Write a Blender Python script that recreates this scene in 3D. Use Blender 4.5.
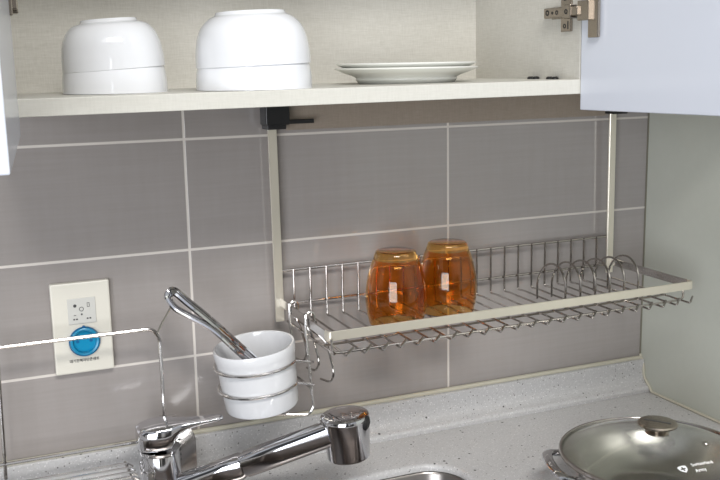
import bpy, bmesh, math, random
from mathutils import Vector, Matrix
random.seed(7)
PI = math.pi
SC = bpy.context.scene
COL = SC.collection
for o in list(bpy.data.objects):
    bpy.data.objects.remove(o)

# ------------------------------------------------------------------ camera, world, light, exposure
cam = bpy.data.cameras.new('camera')
cam.sensor_width = 36.0
cam.lens = 954.96 * 36.0 / 720.0
cam.clip_start = 0.02
camo = bpy.data.objects.new('camera', cam)
COL.objects.link(camo)
yaw, pitch, roll = 0.404762, 0.180987, -0.018861
fwd = Vector((math.sin(yaw)*math.cos(pitch), math.cos(yaw)*math.cos(pitch), -math.sin(pitch)))
rgt = Vector((math.cos(yaw), -math.sin(yaw), 0))
upv = rgt.cross(fwd)
r2 = rgt*math.cos(roll) + upv*math.sin(roll)
u2 = -rgt*math.sin(roll) + upv*math.cos(roll)
m = Matrix((r2, u2, -fwd)).transposed().to_4x4()
m.translation = Vector((-0.29020, -1.26865, 0.24331))
camo.matrix_world = m
SC.camera = camo

SC.view_settings.view_transform = 'Standard'
SC.view_settings.look = 'None'
SC.view_settings.gamma = 1
SC.view_settings.use_curve_mapping = False
SC.view_settings.exposure = 0.0

w = bpy.data.worlds.new('room_light')
SC.world = w
w.use_nodes = True
nt = w.node_tree
nt.nodes.clear()
out = nt.nodes.new('ShaderNodeOutputWorld')
bg = nt.nodes.new('ShaderNodeBackground')
tc = nt.nodes.new('ShaderNodeTexCoord')
sp = nt.nodes.new('ShaderNodeSeparateXYZ')
mr = nt.nodes.new('ShaderNodeMapRange')
mr.inputs[1].default_value = -1
mr.inputs[2].default_value = 1
cr = nt.nodes.new('ShaderNodeValToRGB')
e = cr.color_ramp.elements
e[0].position = 0.0; e[0].color = (0.20, 0.18, 0.165, 1)
e[1].position = 1.0; e[1].color = (0.95, 0.96, 1.0, 1)
for p_, c_ in ((0.34, (0.22, 0.21, 0.20)), (0.43, (0.58, 0.555, 0.52)), (0.50, (0.66, 0.64, 0.61)), (0.60, (0.66, 0.68, 0.72)), (0.75, (0.80, 0.83, 0.88))):
    q = e.new(p_); q.color = (*c_, 1)
nt.links.new(tc.outputs['Generated'], sp.inputs[0])
nt.links.new(sp.outputs['Z'], mr.inputs[0])
nt.links.new(mr.outputs[0], cr.inputs[0])
nz = nt.nodes.new('ShaderNodeTexNoise')
nz.inputs['Scale'].default_value = 2.3; nz.inputs['Detail'].default_value = 1.0
mpw = nt.nodes.new('ShaderNodeMapping'); mpw.inputs['Scale'].default_value = (1.3, 1.3, 0.45)
nt.links.new(tc.outputs['Generated'], mpw.inputs[0]); nt.links.new(mpw.outputs[0], nz.inputs['Vector'])
mb = nt.nodes.new('ShaderNodeMapRange')
mb.inputs[1].default_value = 0.46; mb.inputs[2].default_value = 0.55; mb.inputs[3].default_value = 0.16; mb.inputs[4].default_value = 1.3
nt.links.new(nz.outputs[0], mb.inputs[0])
mw = nt.nodes.new('ShaderNodeVectorMath'); mw.operation = 'SCALE'
nt.links.new(cr.outputs[0], mw.inputs[0]); nt.links.new(mb.outputs[0], mw.inputs['Scale'])
nt.links.new(mw.outputs[0], bg.inputs[0])
bg.inputs[1].default_value = 0.52
nt.links.new(bg.outputs[0], out.inputs[0])

def area(name, loc, target, sx, sy, power, color):
    l = bpy.data.lights.new(name, 'AREA')
    l.shape = 'RECTANGLE'; l.size = sx; l.size_y = sy; l.energy = power; l.color = color
    o = bpy.data.objects.new(name, l)
    COL.objects.link(o)
    o.location = loc
    d = Vector(target) - Vector(loc)
    o.rotation_euler = d.to_track_quat('-Z', 'Y').to_euler()
    return o
area('ceiling_lamp', (-0.15, -1.75, 1.45), (0.25, 0, -0.1), 1.1, 0.35, 36, (1.0, 0.985, 0.96))
area('cool_fill', (-1.35, -2.3, 0.0), (0.45, 0, -0.25), 1.4, 1.3, 50, (0.90, 0.94, 1.0))  # unseen soft fill from front left, added to brighten the lower tiles

# ------------------------------------------------------------------ materials
def mat(name, color, rough=0.5, metal=0.0, **kw):
    M_ = bpy.data.materials.new(name)
    M_.use_nodes = True
    b = M_.node_tree.nodes['Principled BSDF']
    b.inputs['Base Color'].default_value = (*color, 1)
    b.inputs['Roughness'].default_value = rough
    b.inputs['Metallic'].default_value = metal
    for k, v in kw.items():
        b.inputs[k.replace('_', ' ')].default_value = v
    return M_

def nodes(M_):
    t = M_.node_tree
    return t, t.nodes['Principled BSDF']

def math_node(t, op, a, b=None, c=None):
    n = t.nodes.new('ShaderNodeMath'); n.operation = op
    for i, v in enumerate((a, b, c)):
        if v is None: continue
        if isinstance(v, (int, float)): n.inputs[i].default_value = v
        else: t.links.new(v, n.inputs[i])
    return n.outputs[0]

def mixc(t, fac, a, b):
    n = t.nodes.new('ShaderNodeMix'); n.data_type = 'RGBA'
    for s, v in ((n.inputs[0], fac), (n.inputs[6], a), (n.inputs[7], b)):
        if isinstance(v, tuple): s.default_value = (*v, 1)
        elif isinstance(v, (int, float)): s.default_value = v
        else: t.links.new(v, s)
    return n.outputs[2]

def noise(t, vec, scale, detail=3, rough=0.5, mapping=None):
    if mapping:
        mp = t.nodes.new('ShaderNodeMapping'); mp.inputs['Scale'].default_value = mapping
        t.links.new(vec, mp.inputs[0]); vec = mp.outputs[0]
    n = t.nodes.new('ShaderNodeTexNoise'); n.inputs['Scale'].default_value = scale
    n.inputs['Detail'].default_value = detail; n.inputs['Roughness'].default_value = rough
    t.links.new(vec, n.inputs['Vector'])
    return n.outputs[0]

def objco(t):
    return t.nodes.new('ShaderNodeTexCoord').outputs['Object']

def bump(t, b, h, strength, dist):
    n = t.nodes.new('ShaderNodeBump'); n.inputs['Strength'].default_value = strength
    n.inputs['Distance'].default_value = dist
    t.links.new(h, n.inputs['Height']); t.links.new(n.outputs[0], b.inputs['Normal'])

def tile_material():
    M_ = mat('glazed_grey_tile', (0.2, 0.2, 0.2), 0.16, IOR=1.65)
    t, b = nodes(M_)
    co = objco(t)
    s = t.nodes.new('ShaderNodeSeparateXYZ'); t.links.new(co, s.inputs[0])
    x, z = s.outputs[0], s.outputs[2]
    def edge(v, size, off):
        f = math_node(t, 'FRACT', math_node(t, 'DIVIDE', math_node(t, 'ADD', v, 40*size + size/2 - off), size))
        return math_node(t, 'MULTIPLY', math_node(t, 'ABSOLUTE', math_node(t, 'SUBTRACT', f, 0.5)), size)
    d = math_node(t, 'MINIMUM', edge(x, 0.4, 0.0), edge(z, 0.1502, 0.0))
    r = t.nodes.new('ShaderNodeMapRange'); r.inputs[1].default_value = 0.0013; r.inputs[2].default_value = 0.0021
    r.inputs[3].default_value = 1; r.inputs[4].default_value = 0
    t.links.new(d, r.inputs[0]); grout = r.outputs[0]
    n1 = noise(t, co, 14, 3, 0.6, (0.5, 1, 14))
    n2 = noise(t, co, 9, 3, 0.55, (9, 1, 1))
    k = math_node(t, 'ADD', math_node(t, 'MULTIPLY', n1, 0.6), math_node(t, 'MULTIPLY', n2, 0.4))
    rm = t.nodes.new('ShaderNodeMapRange'); rm.inputs[1].default_value = 0.3; rm.inputs[2].default_value = 0.7
    t.links.new(k, rm.inputs[0])
    base = mixc(t, rm.outputs[0], (0.302, 0.274, 0.258), (0.332, 0.304, 0.288))
    t.links.new(mixc(t, grout, base, (0.62, 0.57, 0.52)), b.inputs['Base Color'])
    t.links.new(math_node(t, 'ADD', math_node(t, 'MULTIPLY', grout, 0.5), 0.13), b.inputs['Roughness'])
    h = math_node(t, 'ADD', math_node(t, 'SUBTRACT', 1.0, grout), math_node(t, 'MULTIPLY', k, 0.12))
    bump(t, b, h, 0.35, 0.001)
    return M_

def linen_material(name, c0, c1, rough=0.5):
    M_ = mat(name, c0, rough)
    t, b = nodes(M_)
    co = objco(t)
    a = noise(t, co, 75, 4, 0.7, (0.8, 0.8, 9))
    c = noise(t, co, 75, 4, 0.7, (9, 9, 0.8))
    k = math_node(t, 'MULTIPLY', math_node(t, 'ADD', a, c), 0.5)
    rm = t.nodes.new('ShaderNodeMapRange'); rm.inputs[1].default_value = 0.34; rm.inputs[2].default_value = 0.66
    t.links.new(k, rm.inputs[0])
    t.links.new(mixc(t, rm.outputs[0], c0, c1), b.inputs['Base Color'])
    bump(t, b, k, 0.15, 0.0006)
    return M_

def stone_material():
    M_ = mat('speckled_stone', (0.5, 0.5, 0.5), 0.32)
    t, b = nodes(M_)
    co = objco(t)
    n0 = noise(t, co, 320, 2, 0.6)
    col = mixc(t, n0, (0.40, 0.39, 0.385), (0.60, 0.59, 0.585))
    def specks(scale, thr, size, color, col):
        v = t.nodes.new('ShaderNodeTexVoronoi'); v.inputs['Scale'].default_value = scale
        t.links.new(co, v.inputs['Vector'])
        s = t.nodes.new('ShaderNodeSeparateXYZ'); t.links.new(v.outputs['Color'], s.inputs[0])
        g = math_node(t, 'GREATER_THAN', s.outputs[0], thr)
        sz = math_node(t, 'MULTIPLY', s.outputs[1], size)
        f = math_node(t, 'MULTIPLY', g, math_node(t, 'LESS_THAN', v.outputs['Distance'], sz))
        return mixc(t, f, col, color)
    col = specks(420, 0.55, 0.40, (0.70, 0.69, 0.68), col)
    col = specks(330, 0.80, 0.36, (0.22, 0.21, 0.20), col)
    col = specks(130, 0.74, 0.28, (0.07, 0.065, 0.06), col)
    t.links.new(col, b.inputs['Base Color'])
    return M_

def plaster_material():
    M_ = mat('grey_green_wall_panel', (0.4, 0.4, 0.38), 0.38)
    t, b = nodes(M_)
    co = objco(t)
    n = noise(t, co, 5, 4, 0.6)
    n2 = noise(t, co, 90, 2, 0.5)
    k = math_node(t, 'ADD', math_node(t, 'MULTIPLY', n, 0.8), math_node(t, 'MULTIPLY', n2, 0.2))
    t.links.new(mixc(t, k, (0.49, 0.50, 0.435), (0.59, 0.60, 0.535)), b.inputs['Base Color'])
    return M_

def brushed(name, color, rough, stretch=(1, 60, 60)):
    M_ = mat(name, color, rough, 0.75)
    t, b = nodes(M_)
    co = objco(t)
    n = noise(t, co, 30, 3, 0.6, stretch)
    t.links.new(math_node(t, 'ADD', math_node(t, 'MULTIPLY', n, 0.2), rough - 0.1), b.inputs['Roughness'])
    return M_

MT = dict(
    tile=tile_material(), stone=stone_material(), wallp=plaster_material(),
    linen=linen_material('beige_linen_laminate', (0.47, 0.450, 0.398), (0.60, 0.582, 0.532)),
    shelf=linen_material('pale_linen_laminate', (0.55, 0.535, 0.48), (0.62, 0.605, 0.55)),
    door=mat('glossy_white_laminate', (0.60, 0.625, 0.69), 0.22, Coat_Weight=0.3, Coat_Roughness=0.08),
    steel=brushed('brushed_steel', (0.82, 0.765, 0.65), 0.34),
    wirebright=mat('polished_steel_wire', (0.62, 0.60, 0.58), 0.18, 1.0),
    wire=mat('steel_wire', (0.44, 0.41, 0.385), 0.20, 1.0),
    chrome=mat('chrome', (0.63, 0.63, 0.65), 0.06, 1.0),
    nickel=mat('nickel', (0.38, 0.335, 0.285), 0.26, 1.0),
    dark=mat('black_plastic', (0.008, 0.008, 0.009), 0.38),
    white=mat('white_porcelain', (0.78, 0.79, 0.815), 0.10, Coat_Weight=0.4, Coat_Roughness=0.03),
    cupwhite=mat('white_ceramic', (0.69, 0.69, 0.70), 0.12, Coat_Weight=0.4, Coat_Roughness=0.03),
    cream=mat('ivory_plate_glaze', (0.82, 0.82, 0.77), 0.14),
    plastic=mat('ivory_plastic', (0.68, 0.65, 0.57), 0.35),
    plastic2=mat('light_grey_plastic', (0.56, 0.55, 0.51), 0.4),
    print=mat('dark_grey_print', (0.05, 0.05, 0.05), 0.6),
    blue=mat('blue_plastic', (0.004, 0.24, 0.43), 0.28),
    bluedark=mat('deep_blue_plastic', (0.004, 0.10, 0.26), 0.35),
    rail=linen_material('brown_wood_rail', (0.26, 0.21, 0.165), (0.32, 0.265, 0.215), 0.4),
    joint=mat('dark_wall_joint', (0.16, 0.15, 0.11), 0.6),
    silicone=mat('yellowed_silicone', (0.54, 0.51, 0.41), 0.4),
    amber=mat('amber_glass', (0.93, 0.50, 0.13), 0.03, Transmission_Weight=1.0, IOR=1.45),
    glass=mat('clear_lid_glass', (0.93, 0.94, 0.92), 0.03, Transmission_Weight=1.0, IOR=1.30),
    decal=mat('white_decal', (0.85, 0.85, 0.85), 0.5),
    woksteel=mat('satin_steel', (0.56, 0.54, 0.51), 0.24, 1.0),
    sinksteel=mat('dull_sink_steel', (0.34, 0.31, 0.29), 0.3, 1.0),
)

# ------------------------------------------------------------------ mesh helpers
def obj(name, bm, material, parent=None, smooth=True, angle=35):
    bmesh.ops.recalc_face_normals(bm, faces=bm.faces[:])
    me = bpy.data.meshes.new(name)
    if smooth:
        for f in bm.faces: f.smooth = True
        for ed in bm.edges:
            if len(ed.link_faces) == 2 and ed.calc_face_angle(0) > math.radians(angle):
                ed.smooth = False
    bm.to_mesh(me); bm.free()
    me.materials.append(MT[material])
    o = bpy.data.objects.new(name, me)
    COL.objects.link(o)
    if parent: o.parent = parent
    return o

def tag(o, label, cat, group=None, kind=None):
    o['label'] = label; o['category'] = cat
    if group: o['group'] = group
    if kind: o['kind'] = kind
    return o

def thing(name, label, cat, group=None):
    o = bpy.data.objects.new(name, None)
    o.empty_display_size = 0.02
    COL.objects.link(o)
    return tag(o, label, cat, group)

def struct(o):
    o['kind'] = 'structure'
    return o

def box(bm, x0, x1, y0, y1, z0, z1, bev=0.0):
    r = bmesh.ops.create_cube(bm, size=1.0)
    vs = r['verts']
    for v in vs:
        v.co = Vector(((x0+x1)/2 + v.co.x*(x1-x0), (y0+y1)/2 + v.co.y*(y1-y0), (z0+z1)/2 + v.co.z*(z1-z0)))
    if bev:
        es = list({ed for v in vs for ed in v.link_edges})
        r2_ = bmesh.ops.bevel(bm, geom=es, offset=bev, segments=2, affect='EDGES', profile=0.5)
    return bm

def B(*a): return box(bmesh.new(), *a)

def fillet(pts, rad, closed=False, n=5):
    P = [Vector(p) for p in pts]; R = []
    N = len(P)
    for i, p in enumerate(P):
        if not closed and (i == 0 or i == N-1):
            R.append(p); continue
        a = P[i-1]; b = P[(i+1) % N]
        da = (a-p); db = (b-p)
        r = min(rad, da.length*0.45, db.length*0.45)
        s0 = p + da.normalized()*r; s1 = p + db.normalized()*r
        for k in range(n+1):
            t = k/n
            R.append(s0*(1-t)**2 + p*2*t*(1-t) + s1*t*t)
    return R

def sweep(bm, pts, prof, up=None, closed=False, cap=True, scale=None):
    """prof: list of (u,v); u along side vector, v along normal."""
    P = [Vector(p) for p in pts]; N = len(P); rings = []
    n = None
    for i in range(N):
        if closed: t = (P[(i+1) % N]-P[i-1])
        else: t = P[min(i+1, N-1)]-P[max(i-1, 0)]
        t.normalize()
        if up is not None:
            n = Vector(up)-t*t.dot(Vector(up))
        else:
            if n is None:
                n = t.orthogonal()
            n = n - t*t.dot(n)
        n.normalize()
        s = t.cross(n)
        k = scale(i/(N-1)) if scale else 1
        rings.append([bm.verts.new(P[i]+s*u*k+n*v*k) for u, v in prof])
    M_ = len(prof)
    for i in range(N if closed else N-1):
        a, b = rings[i], rings[(i+1) % N]
        for j in range(M_):
            bm.faces.new((a[j], a[(j+1) % M_], b[(j+1) % M_], b[j]))
    if cap and not closed:
        bm.faces.new(rings[0][::-1]); bm.faces.new(rings[-1])
    return bm

def circ(r, n=8, ry=None):
    return [(r*math.cos(2*PI*k/n), (ry or r)*math.sin(2*PI*k/n)) for k in range(n)]

def rect(w_, h_, b=0.0006):
    w_, h_ = w_/2, h_/2
    return [(w_-b, h_), (-w_+b, h_), (-w_, h_-b), (-w_, -h_+b), (-w_+b, -h_), (w_-b, -h_), (w_, -h_+b), (w_, h_-b)]

def tube(bm, pts, r, rad=0.0, closed=False, n=8):
    if rad: pts = fillet(pts, rad, closed)
    return sweep(bm, pts, circ(r, n), closed=closed)

def T(*a, **k): return tube(bmesh.new(), *a, **k)

def lathe(bm, prof, n=64, mtx=None, closed=False):
    """prof: list of (r,z)."""
    rings = []
    for r, z in prof:
        if r < 1e-6: rings.append([bm.verts.new((0, 0, z))])
        else: rings.append([bm.verts.new((r*math.cos(2*PI*k/n), r*math.sin(2*PI*k/n), z)) for k in range(n)])
    prs = list(zip(rings, rings[1:]))
    if closed: prs.append((rings[-1], rings[0]))
    for a, b in prs:
        for k in range(n):
            q = (k+1) % n
            if len(a) == 1 and len(b) == 1: continue
            if len(a) == 1: bm.faces.new((a[0], b[k], b[q]))
            elif len(b) == 1: bm.faces.new((a[k], a[q], b[0]))
            else: bm.faces.new((a[k], a[q], b[q], b[k]))
    if mtx is not None:
        for rg in rings:
            for v in rg: v.co = mtx @ v.co
    return bm

def smoothprof(pts, n=6):
    """Catmull-Rom through profile points."""
    R = []
    for i in range(len(pts)-1):
        p0 = pts[max(i-1, 0)]; p1 = pts[i]; p2 = pts[i+1]; p3 = pts[min(i+2, len(pts)-1)]
        for k in range(n):
            t = k/n
            R.append(tuple(0.5*(2*p1[j]+(p2[j]-p0[j])*t+(2*p0[j]-5*p1[j]+4*p2[j]-p3[j])*t*t+(3*p1[j]-p0[j]-3*p2[j]+p3[j])*t**3) for j in (0, 1)))
    R.append(tuple(pts[-1]))
    return R

def loft(bm, secs):
    rings = [[bm.verts.new(v) for v in s] for s in secs]
    M_ = len(rings[0])
    for a, b in zip(rings, rings[1:]):
        for j in range(M_):
            bm.faces.new((a[j], a[(j+1) % M_], b[(j+1) % M_], b[j]))
    bm.faces.new(rings[0][::-1]); bm.faces.new(rings[-1])
    return bm

def rrect(x0, x1, y0, y1, r, n=8):
    P = []
    for cx, cy, a0 in ((x1-r, y1-r, 0), (x0+r, y1-r, PI/2), (x0+r, y0+r, PI), (x1-r, y0+r, 3*PI/2)):
        for k in range(n+1):
            a = a0 + PI/2*k/n
            P.append((cx+r*math.cos(a), cy+r*math.sin(a)))
    return P

def text_bm(body, size):
    cu = bpy.data.curves.new('lettering', 'FONT')
    cu.body = body; cu.size = size; cu.offset = 0.028*size; cu.align_x = 'CENTER'; cu.align_y = 'CENTER'; cu.resolution_u = 3
    to = bpy.data.objects.new('lettering', cu)
    COL.objects.link(to)
    dg = bpy.context.evaluated_depsgraph_get()
    me = bpy.data.meshes.new_from_object(to.evaluated_get(dg))
    bm = bmesh.new(); bm.from_mesh(me)
    bpy.data.objects.remove(to); bpy.data.meshes.remove(me); bpy.data.curves.remove(cu)
    return bm

def xf(bm, M_):
    for v in bm.verts: v.co = M_ @ v.co
    return bm

ZC = -0.316          # countertop
XW = 0.776           # right wall
# ------------------------------------------------------------------ setting
struct(obj('wall_back', B(-1.6, XW+0.1, 0.0, 0.1, -1.15, 1.6), 'tile', smooth=False))
struct(obj('wall_right', B(XW, XW+0.1, -1.3, 0.0, -1.15, 1.6), 'wallp', smooth=False))
struct(obj('trim_1', T([(-1.5, -0.004, -0.2605), (XW-0.002, -0.004, -0.2605)], 0.0036, n=10), 'silicone'))
struct(obj('trim_2', T([(XW-0.002, -0.002, -0.255), (XW-0.002, -0.0115, -0.270), (XW-0.002, -0.0130, ZC+0.024), (XW-0.002, -0.030, ZC+0.008), (XW-0.002, -0.034, ZC+0.002),
                        (XW-0.002, -0.62, ZC+0.002)], 0.0022, rad=0.008, n=10), 'silicone'))
struct(obj('trim_3', T([(XW-0.0005, -0.0005, -0.26), (XW-0.0005, -0.0005, 1.5)], 0.0016, n=8), 'joint'))

# ------------------------------------------------------------------ countertop
SX0, SX1, SY0, SY1, SR = -0.42, 0.328, -0.50, -0.128, 0.052
def countertop():
    bm = bmesh.new()
    oz = [(-1.5, -0.62), (XW-0.001, -0.62), (XW-0.001, -0.001), (-1.5, -0.001)]
    ov = [bm.verts.new((x, y, ZC)) for x, y in oz]
    oe = [bm.edges.new((ov[i], ov[(i+1) % 4])) for i in range(4)]
    loops = []
    for off, dz in ((0.006, 0), (0.003, -0.0012), (0.001, -0.0035), (0.0, -0.006), (0.0, -0.010)):
        loops.append([bm.verts.new((x, y, ZC+dz)) for x, y in rrect(SX0-off, SX1+off, SY0-off, SY1+off, SR+off)])
    h = loops[0]
    he = [bm.edges.new((h[i], h[(i+1) % len(h)])) for i in range(len(h))]
    bmesh.ops.triangle_fill(bm, edges=oe+he, use_beauty=True)
    inside = [f for f in bm.faces if all(v in set(h) for v in f.verts)]
    bmesh.ops.delete(bm, geom=inside, context='FACES_ONLY')
    for a, b in zip(loops, loops[1:]):
        for j in range(len(a)):
            bm.faces.new((a[j], a[(j+1) % len(a)], b[(j+1) % len(a)], b[j]))
    lo = [bm.verts.new((x, y, ZC-0.010)) for x, y in oz]
    for i in range(4):
        bm.faces.new((ov[i], ov[(i+1) % 4], lo[(i+1) % 4], lo[i]))
    return bm
ct = obj('countertop', countertop(), 'stone', angle=50)
tag(ct, 'speckled light grey stone kitchen countertop along the tiled wall', 'countertop')
prof = [(-0.0005, -0.2625), (-0.0105, -0.2625), (-0.0120, -0.264)] + smoothprof([(-0.0122, -0.268), (-0.0120, -0.285), (-0.0145, -0.296), (-0.0205, -0.3025), (-0.0265, -0.3055), (-0.0295, -0.3090), (-0.0288, -0.3130), (-0.0285, ZC+0.0004)], 5)
prof += [(-0.0005, ZC+0.0004)]
bm = bmesh.new()
loft(bm, [[(x, y, z) for y, z in prof] for x in (-1.5, XW-0.001)])
obj('backsplash', bm, 'stone', ct, angle=40)

# sink
bm = bmesh.new()
secs = []
for off, z, rr in ((0.012, ZC-0.0106, 0.0), (-0.002, ZC-0.0106, 0.0), (-0.004, ZC-0.013, 0), (-0.006, ZC-0.17, 0.0), (-0.014, ZC-0.19, 0), (-0.04, ZC-0.198, 0.0)):
    secs.append([bm.verts.new((x, y, z)) for x, y in rrect(SX0-off, SX1+off, SY0-off, SY1+off, max(SR+off, 0.02))])
for a, b in zip(secs, secs[1:]):
    for j in range(len(a)):
        bm.faces.new((a[j], a[(j+1) % len(a)], b[(j+1) % len(a)], b[j]))
bm.faces.new(secs[-1])
sink = obj('kitchen_sink', bm, 'sinksteel', angle=40)
tag(sink, 'stainless steel sink bowl sunk into the speckled countertop', 'sink')

# ------------------------------------------------------------------ wall cabinet with two open doors
ZS = 0.218          # shelf top
cab = thing('wall_cabinet', 'open beige linen-patterned wall cabinet holding bowls and plates above the tiles', 'cabinet')
XL, XR, YF = -0.228, 0.446, -0.262
for x0, x1 in ((XL-0.018, XL), (XR, XR+0.018), (XW-0.020, XW-0.002)):
    obj('side_panel', B(x0, x1, YF, -0.001, ZS-0.018, 0.90, 0.0006), 'linen', cab, smooth=False)
obj('back_panel', B(XL, XW-0.020, -0.006, -0.001, ZS, 0.90), 'linen', cab, smooth=False)
def shelf_board():
    # the board and its lighter edge band are one panel
    return B(XL-0.018, XW-0.002, YF-0.001, -0.001, ZS-0.018, ZS, 0.0007)
obj('bottom_panel', shelf_board(), 'shelf', cab, smooth=False)
obj('shelf_board', B(XL, XR, -0.250, -0.006, 0.480, 0.498), 'shelf', cab, smooth=False)
obj('top_panel', B(XL, XW-0.020, YF, -0.001, 0.882, 0.90), 'linen', cab, smooth=False)

def hinge(side, parent, z):
    """side -1: hinge on the left panel, +1: right panel. Built for the panel's inner face."""
    bm = bmesh.new()
    X = XR if side > 0 else XL
    s = -side                       # direction into the cabinet
    def bx_(d0, d1, y0, y1, z0, z1, bev=0.001):
        a, b = X+s*d0, X+s*d1
        box(bm, min(a, b), max(a, b), y0, y1, z0, z1, bev)
    # mounting plate on the side panel, with its wings
    bx_(0.0002, 0.003, -0.256, -0.204, z-0.0075, z+0.0075)
    bx_(0.0002, 0.004, -0.247, -0.226, z-0.024, z+0.024)
    # hinge arm
    bx_(0.003, 0.012, -0.258, -0.200, z-0.0065, z+0.0065)
    bx_(0.004, 0.0145, -0.2605, -0.245, z-0.0085, z+0.0085)
    bx_(0.002, 0.013, -0.272, -0.250, z-0.0055, z+0.0055)
    # cup on the door face
    dx = X + (-0.0008 if side > 0 else -0.0015)
    def by_(d0, d1, y0, y1, z0, z1, bev=0.0008):
        a, b = dx+s*d0, dx+s*d1
        box(bm, min(a, b), max(a, b), y0, y1, z0, z1, bev)
    by_(-0.001, 0.0035, -0.302, -0.283, z-0.033, z+0.033, 0.001)
    by_(-0.001, 0.0085, -0.290, -0.268, z-0.012, z+0.012)
    o = obj('hinge', bm, 'nickel', parent, smooth=False)
    return o
def hinge_marks(side, parent, z):
    bm = bmesh.new()
    X = XR if side > 0 else XL
    s = -side
    for yy, zz, r in ((-0.208, z+0.0005, 0.0036), (-0.219, z, 0.0018), (-0.2285, z, 0.0028), (-0.2345, z-0.017, 0.0030), (-0.2345, z+0.017, 0.003), (-0.2520, z, 0.0032)):
        dd = 0.0122 if abs(zz-z) < 0.01 else 0.0042
        if yy < -0.25: dd = 0.0147
        M_ = Matrix.Translation((X+s*dd, yy, zz)) @ Matrix.Rotation(PI/2, 4, 'Y')
        lathe(bm, [(r*0.55, -0.0002), (r*0.55, 0.0003), (r, 0.0003), (r, -0.0002)], 14, M_, closed=True)
    for yy, zz in ((-0.2345, z-0.0195),):
        box(bm, min(X+s*0.004, X+s*0.0045), max(X+s*0.004, X+s*0.0045), yy-0.008, yy-0.0065, z-0.021, z-0.011)
    return obj('screw', bm, 'dark', parent, smooth=False)

def door(side, ang, label):
    """door slab standing open; side +1 right door."""
    D = 0.40 if side > 0 else 0.385
    bm = bmesh.new()
    th = 0.018
    if side > 0: box(bm, 0, th, -D, 0, 0.1800, 0.895, 0.0012)
    else: box(bm, -th, 0, -D, 0, 0.1825, 0.895, 0.0012)
    X = XR-0.0002 if side > 0 else XL+0.0062
    M_ = Matrix.Translation((X, -0.2645, 0)) @ Matrix.Rotation(ang, 4, 'Z')
    xf(bm, M_)
    o = obj('door', bm, 'door', cab, smooth=False)
    o['label'] = label
    return o
dr = door(1, math.radians(5.0), 'white cabinet door standing open at the right')
hg = hinge(1, dr, 0.3015)
hinge_marks(1, dr, 0.3015)
dl = door(-1, math.radians(-5.0), 'white cabinet door standing open at the left edge')
hinge(-1, dl, 0.3090)
obj('door', B(XR+0.024, XW-0.004, YF-0.020, YF-0.002, 0.1825, 0.895, 0.001), 'door', cab, smooth=False)
for yy in (-0.168, -0.212):
    bm = bmesh.new()
    for d in (-0.006, 0.006):
        M_ = Matrix.Translation((XR-0.006, yy+d, ZS)) 
        lathe(bm, [(0, 0.0035), (0.003, 0.0035), (0.0048, 0.002), (0.0048, 0.0)], 16, M_)
    box(bm, XR-0.008, XR-0.004, yy-0.006, yy+0.006, ZS, ZS+0.0018)
    obj('screw_cap', bm, 'dark', cab)

cab.rotation_euler = (0, -0.0062, 0)

# ------------------------------------------------------------------ bowls and plates
def vessel(name, label, cat, prof, matl, loc, group, tilt=0):
    o = obj(name, lathe(bmesh.new(), smoothprof(prof, 5) if False else prof, 72), matl, angle=50)
    o.location = loc
    return tag(o, label, cat, group)

def bowl_profile(R, H, rf):
    """upside-down bowl, rim at z=0, foot ring on top; outer then inner wall."""
    outer = smoothprof([(R, 0.0), (R*0.998, H*0.12), (R*0.988, H*0.28), (R*0.945, H*0.54), (R*0.862, H*0.735), (R*0.735, H*0.875), (rf+0.002, H*0.935)], 6)
    o = outer + [(rf+0.0005, H*0.955), (rf, H*0.992), (rf-0.0012, H), (rf-0.0028, H), (rf-0.004, H*0.985), (rf-0.005, H*0.93), (0, H*0.92)]
    t = 0.0032
    inner = [(max(r-t, 0), z - (t if z > H*0.4 else 0)) for r, z in outer]
    inner = [(0, H*0.92-t)] + [(rf, H*0.92-t)] + inner[::-1]
    inner[-1] = (R-t, 0.0008)
    return o + inner[1:] + [(R-t*0.6, -0.0002), (R-t*0.2, -0.0002)], inner[0]
def bowl(label, R, H, rf, loc, tilt=0.0):
    p, ctr = bowl_profile(R, H, rf)
    k = next(i for i, q in enumerate(p) if q[0] == 0)
    prof = p[:k+1]
    bm = bmesh.new()
    lathe(bm, prof, 72)
    lathe(bm, [ctr] + p[k+1:] + [p[0]], 72)
    bmesh.ops.remove_doubles(bm, verts=bm.verts[:], dist=1e-5)
    o = obj('bowl', bm, 'white', angle=60)
    o.location = loc; o.rotation_euler = (0, math.radians(tilt), 0)
    return tag(o, label, 'bowl', 'white bowls on the shelf')
bowl('upper white bowl of the left upturned stack, its foot ring on top', 0.0572, 0.0555, 0.0310, (-0.1085, -0.145, ZS+0.0262), -3.6)
bowl('lower white bowl of the left upturned stack, rim resting on the shelf', 0.0586, 0.0555, 0.0310, (-0.1085, -0.145, ZS-0.0003))
bowl('upper white bowl of the right, larger upturned stack', 0.0660, 0.0605, 0.0395, (0.0410, -0.195, ZS+0.0275), -2.0)
bowl('lower white bowl of the right, larger stack, rim resting on the shelf', 0.0668, 0.0605, 0.0375, (0.0410, -0.195, ZS+0.0006))

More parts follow.
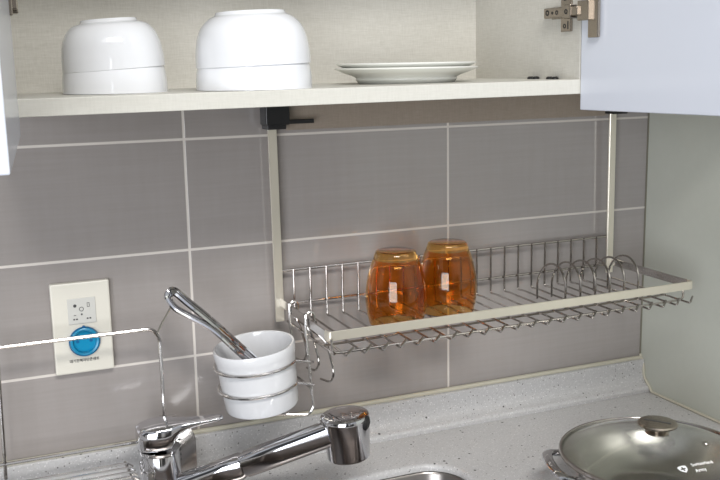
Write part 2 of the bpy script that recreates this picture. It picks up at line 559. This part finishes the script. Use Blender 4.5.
def plate(label, R, z, rf):
    pr = [(0, 0.004), (rf-0.004, 0.004), (rf-0.003, 0.0), (rf, 0.0), (rf+0.003, 0.004)] + smoothprof([(rf+0.004, 0.0048), (R*0.72, 0.0085), (R*0.9, 0.0145), (R, 0.0185)], 5) + \
         [(R+0.0004, 0.0195), (R-0.001, 0.0205)] + smoothprof([(R-0.003, 0.0202), (R*0.88, 0.0165), (R*0.7, 0.0105), (rf, 0.0075)], 5) + [(0, 0.0072)]
    o = obj('plate', lathe(bmesh.new(), pr, 96), 'cream', angle=60)
    o.location = (0.2655, -0.135, z+0.0012)
    return tag(o, label, 'plate', 'plates stacked on the shelf')
plate('lower white plate of the stack on the shelf, its foot ring visible', 0.0930, ZS+0.0002, 0.062)
plate('upper white plate nested on top of the other plate', 0.0905, ZS+0.0060, 0.060)

# ------------------------------------------------------------------ outlet
ot = thing('wall_outlet', 'ivory wall outlet with a round blue socket on the grey tiles', 'outlet')
ox, oz_ = -0.149, -0.0885
obj('cover_plate', B(ox-0.0375, ox+0.0375, -0.010, -0.0005, oz_-0.061, oz_+0.061, 0.002), 'plastic', ot, smooth=False)
bx0, bz0 = -0.1485, -0.0655
obj('button_panel', B(bx0-0.0178, bx0+0.0178, -0.0112, -0.0095, bz0-0.0172, bz0+0.0172, 0.0006), 'plastic2', ot, smooth=False)
bm = bmesh.new()
RX = Matrix.Rotation(PI/2, 4, 'X')
for dx, dz, r in ((-0.0085, 0.0075, 0.0021), (-0.0005, -0.0045, 0.0012)):
    lathe(bm, [(0, 0.0004), (r, 0.0004), (r, 0)], 18, Matrix.Translation((bx0+dx, -0.0112, bz0+dz)) @ RX)
for dx, dz, w_, h_ in ((0.0085, 0.0075, 0.0032, 0.0056),):
    for (a, b, c, d) in ((-w_/2, w_/2, h_/2-0.0005, h_/2), (-w_/2, w_/2, -h_/2, -h_/2+0.0005), (-w_/2, -w_/2+0.0005, -h_/2, h_/2), (w_/2-0.0005, w_/2, -h_/2, h_/2)):
        box(bm, bx0+dx+a, bx0+dx+b, -0.0116, -0.0111, bz0+dz+c, bz0+dz+d)
M_ = Matrix.Translation((bx0-0.0005, -0.0113, bz0+0.0025)) @ RX
lathe(bm, [(0.0024, 0), (0.0024, 0.0003), (0.0030, 0.0003), (0.0030, 0)], 18, M_, closed=True)
for dx, w_ in ((-0.0105, 0.0022), (-0.0070, 0.0022), (0.0065, 0.0022), (0.0100, 0.0022)):
    box(bm, bx0+dx-w_/2, bx0+dx+w_/2, -0.0116, -0.0111, bz0-0.0115, bz0-0.0097)
box(bm, bx0-0.0105, bx0-0.0078, -0.0116, -0.0111, bz0-0.0055, bz0-0.0048)
obj('markings', bm, 'print', ot, smooth=False)
M_ = Matrix.Translation((-0.1480, -0.0125, -0.1065)) @ RX
sk = obj('socket', lathe(bmesh.new(), [(0.0, -0.002), (0.0142, -0.002), (0.0142, 0.0005), (0.0152, 0.0032), (0.0172, 0.0040), (0.0184, 0.0034), (0.0188, 0.0), (0.0188, -0.0028)], 48, M_), 'blue', ot)
sk['label'] = 'bright blue round socket'
bm = lathe(bmesh.new(), [(0.0190, 0.0), (0.0190, 0.0012), (0.0200, 0.0012), (0.0200, 0.0)], 48, M_, closed=True)
for a in (200, -20, 270):
    M2 = M_ @ Matrix.Rotation(math.radians(-a), 4, 'Z') @ Matrix.Translation((0.0195, 0, 0))
    lathe(bm, [(0, 0.003), (0.0019, 0.003), (0.0022, 0.0)], 14, M2)
obj('socket_ring', bm, 'bluedark', sk)
bm = bmesh.new()
for dx in (-0.0095, 0.0095):
    lathe(bm, [(0.0, 0.0003), (0.0022, 0.0003), (0.0022, -0.0005)], 16, M_ @ Matrix.Translation((dx*0.9, 0, -0.0020)))
obj('contact_hole', bm, 'bluedark', sk)
bm = text_bm('대기전력차단콘센트', 0.0046)
xf(bm, Matrix.Translation((-0.1495, -0.0103, -0.1325)) @ RX)
obj('lettering', bm, 'print', ot, smooth=False)

# ------------------------------------------------------------------ hanging dish rack
RL, RR, RF = 0.128, 0.705, -0.191
rack = thing('dish_rack', 'stainless hanging dish rack with wire floor, fixed under the cabinet', 'rack')
for px_, side in ((0.1208, -1), (0.692, 1)):
    bm = bmesh.new()
    sweep(bm, [(px_-0.003, -0.018, 0.168), (px_, -0.016, -0.112 if side < 0 else -0.100)], rect(0.0122, 0.004), up=(0, 1, 0))
    obj('post', bm, 'steel', rack, smooth=False)
    cb = B(px_-0.018, px_+0.016, -0.040, -0.013, 0.166, ZS-0.0185, 0.0015)
    box(cb, px_-0.015, px_+0.012, -0.036, -0.010, 0.160, 0.170, 0.001)
    c_ = obj('clamp', cb, 'dark', rack, smooth=False)
    c_['label'] = 'black plastic clamp'
    obj('lever', B(px_+0.005, px_+0.053, -0.0345, -0.029, 0.1665, 0.1725, 0.0012), 'dark', c_, smooth=False)
obj('mounting_rail', B(0.140, 0.680, -0.014, -0.001, 0.157, ZS-0.0185, 0.0006), 'rail', rack, smooth=False)
ZB = -0.0885     # middle of the flat frame bar
bar = rect(0.0025, 0.0122, 0.0005)
bm = bmesh.new()
sweep(bm, fillet([(0.1262, RF+0.012, ZB-0.002), (0.1262, RF, ZB-0.002), (0.200, RF, ZB-0.0016), (0.640, RF, ZB+0.0006), (RR+0.004, RF, ZB+0.001), (RR+0.002, RF+0.012, ZB+0.0014)], 0.005), bar, up=(0, 0, 1))
obj('front_bar', bm, 'steel', rack, smooth=False)
for q0, q1 in (((0.1232, -0.013, ZB+0.004), (0.1258, RF+0.010, ZB-0.002)), ((RR-0.010, -0.013, ZB+0.007), (RR+0.0022, RF+0.010, ZB+0.0014))):
    obj('side_bar', sweep(bmesh.new(), [q0, q1], bar, up=(0, 0, 1)), 'wirebright', rack, smooth=False)
bm = bmesh.new()
tube(bm, [(RL-0.004, -0.013, -0.040), (0.690, -0.013, -0.040)], 0.0021)
tube(bm, [(RL, -0.011, -0.089), (0.690, -0.011, -0.087)], 0.0020)
obj('back_rail', bm, 'wire', rack)
ZF0, ZF1 = -0.1115, -0.1105
bm = bmesh.new()
tube(bm, [(0.128, RF-0.004, ZF1+0.018), (0.130, RF-0.004, ZF1-0.001), (0.145, RF-0.004, ZF1-0.0012), (0.676, RF-0.004, ZF1+0.004), (0.688, RF-0.004, ZF1+0.006), (0.692, RF+0.001, ZF1+0.018)], 0.0017, rad=0.008)
tube(bm, [(0.132, -0.150, -0.1140), (0.694, -0.150, -0.1095)], 0.0016)
obj('front_rail', bm, 'wire', rack)
NW = 23
for i in range(NW):
    x = 0.1435 + i*0.0249
    dz = (x-0.14)*0.007
    bm = bmesh.new()
    pts = [(x, -0.0145, -0.0385), (x, -0.0145, ZF0+dz-0.001), (x+0.001, -0.03, ZF0+dz), (x+0.001, RF-0.014, ZF1+dz-0.0035), (x+0.014, RF-0.004, ZF1+dz+0.003)]
    tube(bm, pts, 0.0015, rad=0.004)
    obj('wire', bm, 'wire', rack)
for i in range(6):
    x = 0.512 + i*0.0262
    bm = bmesh.new()
    pts = []
    for k in range(0, 17):
        a = PI*k/16
        pts.append((x + 0.004*math.sin(a), -0.112-0.036*math.cos(a)*-1 , -0.088 + 0.037*math.sin(a)))
    pts = [(x, pts[0][1], -0.111)] + pts + [(x, pts[-1][1], -0.111)]
    tube(bm, pts, 0.0016)
    obj('plate_loop', bm, 'wire', rack)
# small hooks under the left side bar
for k, (hx, hy, hz) in enumerate(((0.134, -0.070, -0.140), (0.137, -0.108, -0.143), (0.141, -0.150, -0.147))):
    bm = bmesh.new()
    tube(bm, [(0.1295, hy+0.012, -0.083), (0.1305, hy+0.012, -0.100), (hx, hy+0.004, -0.112), (hx, hy-0.020, hz), (hx, hy-0.006, hz-0.016), (hx, hy+0.030, hz-0.022)], 0.0016, rad=0.012)
    obj('hook', bm, 'wire', rack)
bm = bmesh.new()
tube(bm, [(0.1320, -0.016, -0.1135), (0.1320, RF-0.004, -0.1125)], 0.0018)
obj('side_rail', bm, 'wire', rack)

# ------------------------------------------------------------------ glasses on the rack
def glass(label, loc, rz):
    H, t = 0.1015, 0.0024
    K = 0.950
    outer = smoothprof([(0.0395, 0.0), (0.0432, 0.018), (0.0447, 0.037), (0.0425, 0.059), (0.0362, 0.081), (0.0302, 0.0965)], 6) + [(0.0290, 0.1000), (0.0268, H), (0.0, H-0.0006)]
    inner = [(0.0, H-0.013), (0.022, H-0.013)] + smoothprof([(0.0290, 0.089), (0.0340, 0.079), (0.0402, 0.059), (0.0423, 0.037), (0.0408, 0.018), (0.0373, 0.0)], 6)
    bm = lathe(bmesh.new(), [(r*K, z) for r, z in outer], 64)
    lathe(bm, [(r*K, z) for r, z in inner + [(0.0384, -0.0008), (0.0395, 0.0)]], 64)
    bmesh.ops.remove_doubles(bm, verts=bm.verts[:], dist=1e-5)
    o = obj('drinking_glass', bm, 'amber', angle=60)
    o.location = loc; o.rotation_euler = (0, 0, rz)
    return tag(o, label, 'glass', 'amber glasses on the rack')
glass('left upturned amber drinking glass standing on the wire rack', (0.2600, -0.107, -0.1083), 0)
glass('right upturned amber drinking glass standing on the wire rack', (0.3530, -0.084, -0.1083), 0.4)

# ------------------------------------------------------------------ utensil cup and its wire holder
axis = Vector((-0.110, -0.02, 1)).normalized()
pc = Vector((0.0670, -0.092, -0.2030))
q = Vector((0, 0, 1)).rotation_difference(axis).to_matrix().to_4x4()
PM = Matrix.Translation(pc) @ q
Hc = 0.0865
cup = lathe(bmesh.new(), [(0, 0.001), (0.042, 0.001), (0.044, 0.0), (0.0480, 0.0014), (0.0495, 0.005), (0.0517, 0.05), (0.0530, Hc-0.016), (0.0538, Hc-0.013), (0.0545, Hc-0.003), (0.0535, Hc), (0.0510, Hc-0.0005),
                          (0.0498, Hc-0.005), (0.0470, 0.05), (0.0440, 0.007), (0.041, 0.004), (0, 0.004)], 72, PM)
o = obj('utensil_cup', cup, 'cupwhite', angle=40)
tag(o, 'white ceramic utensil cup hanging tilted in a wire holder', 'cup')
hold = thing('cup_holder', 'steel wire holder hooked over the left side of the dish rack', 'holder')
def ring(z, r, a0, a1, ext):
    pts = []
    for k in range(41):
        a = math.radians(a0 + (a1-a0)*k/40)
        pts.append(PM @ Vector((r*math.cos(a), r*math.sin(a), z)))
    return pts
for z, r in ((Hc-0.023, 0.0555), (Hc-0.054, 0.0543)):
    pts = ring(z, r, 40, 320, 0)
    e0 = Vector((0.1265, pts[0].y, pts[0].z-0.004)); e1 = Vector((0.1265, pts[-1].y-0.004, pts[-1].z-0.004))
    obj('ring', T([e0]+pts+[e1], 0.0019, rad=0), 'wirebright', hold)
for hy, dy in ((-0.056, 0.0), (-0.121, 0.0)):
    zb = -0.217
    pts = [(0.133, hy, -0.098), (0.1335, hy, -0.078), (0.1275, hy, -0.0745), (0.1215, hy, -0.078), (0.1215, hy, -0.10), (0.1290, hy, zb+0.010), (0.1220, hy, zb+0.001), (0.060, hy+(0.012 if hy < -0.1 else -0.012), zb+0.0080)]
    obj('hook', T(pts, 0.0020, rad=0.007), 'wirebright', hold)
obj('cross_wire', T([(0.1270, -0.056, -0.180), (0.1270, -0.121, -0.180)], 0.0018), 'wirebright', hold)

tg = thing('tongs', 'steel kitchen tongs leaning out of the white utensil cup', 'tongs')
def arm(pts, w_):
    P = []
    V_ = [Vector(p) for p in pts]
    for i in range(len(V_)-1):
        p0, p1, p2, p3 = V_[max(i-1, 0)], V_[i], V_[i+1], V_[min(i+2, len(V_)-1)]
        for k in range(6):
            t = k/6
            P.append(0.5*(2*p1+(p2-p0)*t+(2*p0-5*p1+4*p2-p3)*t*t+(3*p1-p0-3*p2+p3)*t**3))
    P.append(V_[-1])
    h = w_/2
    prof = [(-h, 0), (-h*0.9, 0.0022), (-h*0.4, 0.0030), (-h*0.3, 0.0016), (h*0.3, 0.0016), (h*0.4, 0.0030), (h*0.9, 0.0022), (h, 0), (h*0.8, -0.0002), (h*0.3, -0.0002), (-h*0.3, -0.0002), (-h*0.8, -0.0002)]
    return sweep(bmesh.new(), P, prof, up=(0.45, -0.70, 0.55))
obj('arm', arm([(-0.0490, -0.094, -0.0345), (-0.0430, -0.096, -0.0345), (-0.0280, -0.098, -0.0495), (0.000, -0.098, -0.0770), (0.040, -0.094, -0.1200), (0.066, -0.085, -0.148), (0.088, -0.078, -0.178)], 0.0135), 'chrome', tg)
obj('arm', arm([(-0.0490, -0.094, -0.0345), (-0.0530, -0.096, -0.0400), (-0.0450, -0.099, -0.0540), (-0.0270, -0.102, -0.0670), (0.000, -0.104, -0.0860), (0.030, -0.108, -0.1180), (0.058, -0.100, -0.148), (0.080, -0.094, -0.180)], 0.0105), 'chrome', tg)

# ------------------------------------------------------------------ faucet
fa = thing('faucet', 'chrome kitchen faucet with a flat lever and pull-out spray head', 'faucet')
fx, fy = -0.0735, -0.090
bp = [(0, ZC+0.0005), (0.030, ZC+0.0005), (0.030, ZC+0.005), (0.0265, ZC+0.008), (0.0262, -0.2455), (0.0257, -0.2440), (0.0257, -0.2425), (0.0265, -0.2410), (0.0268, -0.2380), (0, -0.2378)]
obj('body', lathe(bmesh.new(), bp, 56, Matrix.Translation((fx, fy, 0))), 'chrome', fa, angle=30)
# lever: cap tapering into a flat blade to the right
def lever():
    S = [(-0.0275, 0.010, -0.2350, -0.2120), (-0.0265, 0.016, -0.2370, -0.2085), (-0.020, 0.0220, -0.2374, -0.2060), (-0.008, 0.0262, -0.2374, -0.2040), (0.004, 0.0265, -0.2372, -0.2030), (0.011, 0.0245, -0.2350, -0.2027),
         (0.017, 0.0215, -0.2250, -0.2025), (0.023, 0.0185, -0.2170, -0.2025), (0.034, 0.0150, -0.2118, -0.2025), (0.048, 0.0120, -0.2088, -0.2022), (0.062, 0.0102, -0.2066, -0.2015), (0.072, 0.0095, -0.2050, -0.2000), (0.077, 0.0080, -0.2040, -0.1995), (0.079, 0.005, -0.2030, -0.2000)]
    secs = []
    n = 20
    for s, w_, z0, z1 in S:
        ring_ = []
        for k in range(n):
            a = 2*PI*k/n
            c, d = math.cos(a), math.sin(a)
            ex = 0.38
            yy = w_*math.copysign(abs(c)**ex, c); zz = math.copysign(abs(d)**ex, d)
            ring_.append((fx + s, fy + yy - s*0.30*(1 if s > 0 else 0), (z0+z1)/2 + zz*(z1-z0)/2))
        secs.append(ring_)
    return loft(bmesh.new(), secs)
obj('lever', lever(), 'chrome', fa, angle=50)
S0 = Vector((-0.060, -0.098, -0.2975)); S1 = Vector((0.122, -0.199, -0.2140))
def spout():
    bm = bmesh.new()
    P = [S0 + (S1-S0)*t for t in (0, 0.28, 0.44, 0.452, 0.468, 0.48, 0.7, 1)]
    sc = [1.0, 0.98, 0.97, 0.90, 0.90, 0.98, 0.96, 0.94]
    rings = []
    d = (S1-S0).normalized(); side = d.cross(Vector((0, 0, 1))).normalized(); n_ = side.cross(d)
    secs = []
    for p_, k in zip(P, sc):
        secs.append([p_ + side*math.copysign(abs(math.cos(a))**0.6, math.cos(a))*0.0160*k + n_*math.copysign(abs(math.sin(a))**0.6, math.sin(a))*0.0170*k for a in [2*PI*j/28 for j in range(28)]])
    return loft(bm, secs)
obj('spout', spout(), 'chrome', fa, angle=30)
ha = Vector((-0.085, 0.02, 1)).normalized()
HM = Matrix.Translation((0.147, -0.200, -0.2530)) @ Vector((0, 0, 1)).rotation_difference(ha).to_matrix().to_4x4()
sh = obj('spray_head', lathe(bmesh.new(), [(0, 0.007), (0.020, 0.007), (0.021, 0.0035), (0.0262, 0.0035), (0.0274, 0.005), (0.0295, 0.030), (0.0318, 0.0545), (0.0318, 0.0575), (0.0308, 0.0600), (0.0285, 0.0615), (0.020, 0.0628), (0, 0.0632)], 56, HM), 'chrome', fa, angle=30)
bd = Vector((0.62, -0.78, 0.05)).normalized()
bt = HM @ Vector((0, 0, 0.0525)) + bd*0.0300
BM = Matrix.Translation(bt) @ Vector((0, 0, 1)).rotation_difference(bd).to_matrix().to_4x4()
bt_ = obj('spray_button', lathe(bmesh.new(), [(0.0, 0.0035), (0.007, 0.0032), (0.0095, 0.0015), (0.0100, -0.004), (0, -0.004)], 28, BM @ Matrix.Diagonal((0.78, 1.0, 1, 1))), 'dark', sh)
bt_['label'] = 'black button'

# ------------------------------------------------------------------ wire draining rack at the left
dk = thing('draining_rack', 'steel wire draining rack with an upright back frame behind the faucet', 'rack')
fy_ = -0.050
obj('back_frame', T([(-0.057, fy_, -0.225), (-0.057, fy_, -0.105), (-0.066, fy_, -0.0905), (-0.256, fy_, -0.0905), (-0.430, fy_, -0.0905)], 0.0026, rad=0.007), 'wirebright', dk)
obj('back_frame', T([(-0.260, fy_, -0.262), (-0.257, fy_, -0.0905)], 0.0024), 'wirebright', dk)
obj('lower_rail', T([(-0.430, fy_, -0.242), (-0.062, fy_, -0.242)], 0.0024), 'wirebright', dk)
obj('brace', T([(-0.061, fy_, -0.0990), (-0.050, fy_+0.010, -0.086), (-0.036, fy_+0.022, -0.071)], 0.0015), 'wirebright', dk)
for k in range(6):
    yy = -0.062 - k*0.0150
    obj('wire', T([(-0.430, yy, -0.2640), (-0.112, yy, -0.2640), (-0.104, yy, -0.2700)], 0.0016, rad=0.006), 'wirebright', dk)
obj('cross_wire', T([(-0.112, -0.050, -0.2675), (-0.112, -0.145, -0.2675)], 0.0020), 'wirebright', dk)
obj('cross_wire', T([(-0.260, -0.050, -0.2675), (-0.260, -0.145, -0.2675)], 0.0020), 'wirebright', dk)
obj('leg', T([(-0.112, -0.140, -0.2675), (-0.112, -0.140, ZC+0.002)], 0.0022), 'wirebright', dk)
obj('leg', T([(-0.260, -0.140, -0.2675), (-0.260, -0.128, ZC+0.002)], 0.0022), 'wirebright', dk)
bm = bmesh.new()
# folded sheet bracket carrying the right end of the frame
br = [(-0.066, -0.2110), (-0.040, -0.2130), (-0.024, -0.2330), (-0.0175, -0.2450), (-0.0175, ZC+0.001), (-0.066, ZC+0.001)]
loft(bm, [[(x, y, z) for x, z in br] for y in (-0.044, -0.058)])
bmesh.ops.bevel(bm, geom=bm.edges[:], offset=0.0030, segments=3, affect='EDGES')
bk = obj('end_bracket', bm, 'wirebright', dk)
bm = bmesh.new()
for k in range(5):
    box(bm, -0.0420, -0.0385, -0.0588, -0.0578, -0.2440-k*0.007-0.0025, -0.2440-k*0.007)
obj('slot', bm, 'print', bk, smooth=False)

# ------------------------------------------------------------------ wok and glass lid
wx, wy, RZ, WR = 0.516, -0.347, -0.2600, 0.1225
WM = Matrix.Translation((wx, wy, 0))
wok = thing('wok', 'round steel wok pan on the countertop under a glass lid', 'pan')
pan = smoothprof([(0.052, ZC+0.001), (0.070, ZC+0.003), (0.095, ZC+0.018), (0.112, ZC+0.038), (WR-0.003, RZ-0.004)], 6)
pin = [(max(r-0.002, 0), z+0.002) for r, z in pan[::-1]]
obj('body', lathe(bmesh.new(), [(0, ZC+0.001)] + pan + [(WR-0.001, RZ-0.0015), (WR-0.003, RZ-0.001)] + pin + [(0, ZC+0.003)], 96, WM), 'woksteel', wok)
for a in (158, 338):
    A = math.radians(a)
    c_, s_ = math.cos(A), math.sin(A)
    d = Vector((c_, s_, 0)); t = Vector((-s_, c_, 0))
    o0 = Vector((wx, wy, RZ-0.012))
    pts = [o0+d*0.110+t*0.043] + [o0 + d*(0.116+0.0225*abs(math.cos(g))**0.75) + t*0.043*math.copysign(abs(math.sin(g))**0.8, math.sin(g)) + Vector((0, 0, 0.006*math.cos(g)))
           for g in [PI/2-PI*k/20 for k in range(1, 20)]] + [o0+d*0.110-t*0.043]
    obj('handle', sweep(bmesh.new(), pts, circ(0.0072, 12, 0.0042), up=(0, 0, 1)), 'chrome', wok)
lid = thing('pot_lid', 'domed glass lid with steel rim and round steel knob covering the wok', 'lid')
def dome(r): return RZ + 0.0022 + 0.0285*(1-(r/0.120)**2)**1.0
gp = [(0.1195*math.sin(k/20*PI/2), 0) for k in range(21)]
gp = [(r, dome(r)) for r, _ in gp]
gi = [(r if r == 0 else r-0.0003, z-0.0030) for r, z in gp[::-1]]
obj('glass', lathe(bmesh.new(), gp + gi, 96, WM), 'glass', lid)
obj('rim', lathe(bmesh.new(), [(0.1185, RZ-0.0005), (WR+0.0008, RZ-0.0005), (WR+0.0014, RZ+0.0008), (WR+0.0014, RZ+0.0030), (WR, RZ+0.0052), (0.1200, RZ+0.0054), (0.1190, RZ+0.0040)], 96, WM, closed=True), 'wire', lid)
zt = dome(0)
kn = obj('knob', lathe(bmesh.new(), [(0, zt-0.0005), (0.0150, zt-0.0005), (0.0150, zt+0.001), (0.0125, zt+0.004), (0.0140, zt+0.007), (0.0200, zt+0.0090), (0.0250, zt+0.0105), (0.0256, zt+0.0125), (0.0240, zt+0.0142), (0.0180, zt+0.0150), (0, zt+0.0152)], 56, WM), 'nickel', lid, angle=30)
bm = B(-0.0170, 0.0170, -0.0011, 0.0011, zt+0.0147, zt+0.0157, 0.0003)
xf(bm, WM @ Matrix.Rotation(math.radians(-55), 4, 'Z'))
obj('knob_groove', bm, 'print', kn, smooth=False)
vx, vy = 0.559-wx, -0.388-wy
zv = dome(math.hypot(vx, vy))
obj('steam_vent', lathe(bmesh.new(), [(0.0018, 0.0), (0.0018, 0.0012), (0.0042, 0.0012), (0.0050, 0.0)], 24, WM @ Matrix.Translation((vx, vy, zv)), closed=True), 'wire', lid)
def on_lid(bm, cx, cy, ang, lift=0.0005):
    R_ = Matrix.Rotation(ang, 4, 'Z')
    bmesh.ops.triangulate(bm, faces=bm.faces[:])
    bmesh.ops.subdivide_edges(bm, edges=[e_ for e_ in bm.edges if e_.calc_length() > 0.002], cuts=1)
    for v in bm.verts:
        p_ = R_ @ Vector((v.co.x, v.co.y, 0))
        x, y = p_.x+cx, p_.y+cy
        v.co = Vector((x, y, dome(math.hypot(x-wx, y-wy)) + lift))
    return bm
ta = math.radians(-3)
lg = bmesh.new()
shield = [(x*0.8, y*0.8) for x, y in [(-0.0075, 0.0050), (-0.004, 0.0062), (0, 0.0066), (0.004, 0.0062), (0.0075, 0.0050), (0.0072, 0.000), (0.0052, -0.004), (0.0, -0.0078), (-0.0052, -0.004), (-0.0072, 0.0)]]
cross = [(x*0.8, y*0.8) for x, y in [(-0.0012, 0.004), (0.0012, 0.004), (0.0012, 0.0012), (0.004, 0.0012), (0.004, -0.0012), (0.0012, -0.0012), (0.0012, -0.004), (-0.0012, -0.004), (-0.0012, -0.0012), (-0.004, -0.0012), (-0.004, 0.0012), (-0.0012, 0.0012)]]
sv = [lg.verts.new((x, y, 0)) for x, y in shield]; cv = [lg.verts.new((x, y, 0)) for x, y in cross]
es = [lg.edges.new((sv[i], sv[(i+1) % len(sv)])) for i in range(len(sv))] + [lg.edges.new((cv[i], cv[(i+1) % len(cv)])) for i in range(len(cv))]
bmesh.ops.triangle_fill(lg, edges=es, use_beauty=True)
ems = obj('shield_emblem', on_lid(lg, 0.4890, -0.4260, ta), 'decal', lid, smooth=False)
ems['label'] = 'small white shield emblem with a cross'
bm = text_bm('Switzerland', 0.0068)
obj('lettering', on_lid(bm, 0.5185, -0.4255, ta), 'decal', lid, smooth=False)
bm = text_bm('Army', 0.0068)
obj('lettering', on_lid(bm, 0.5085, -0.4345, ta), 'decal', lid, smooth=False)
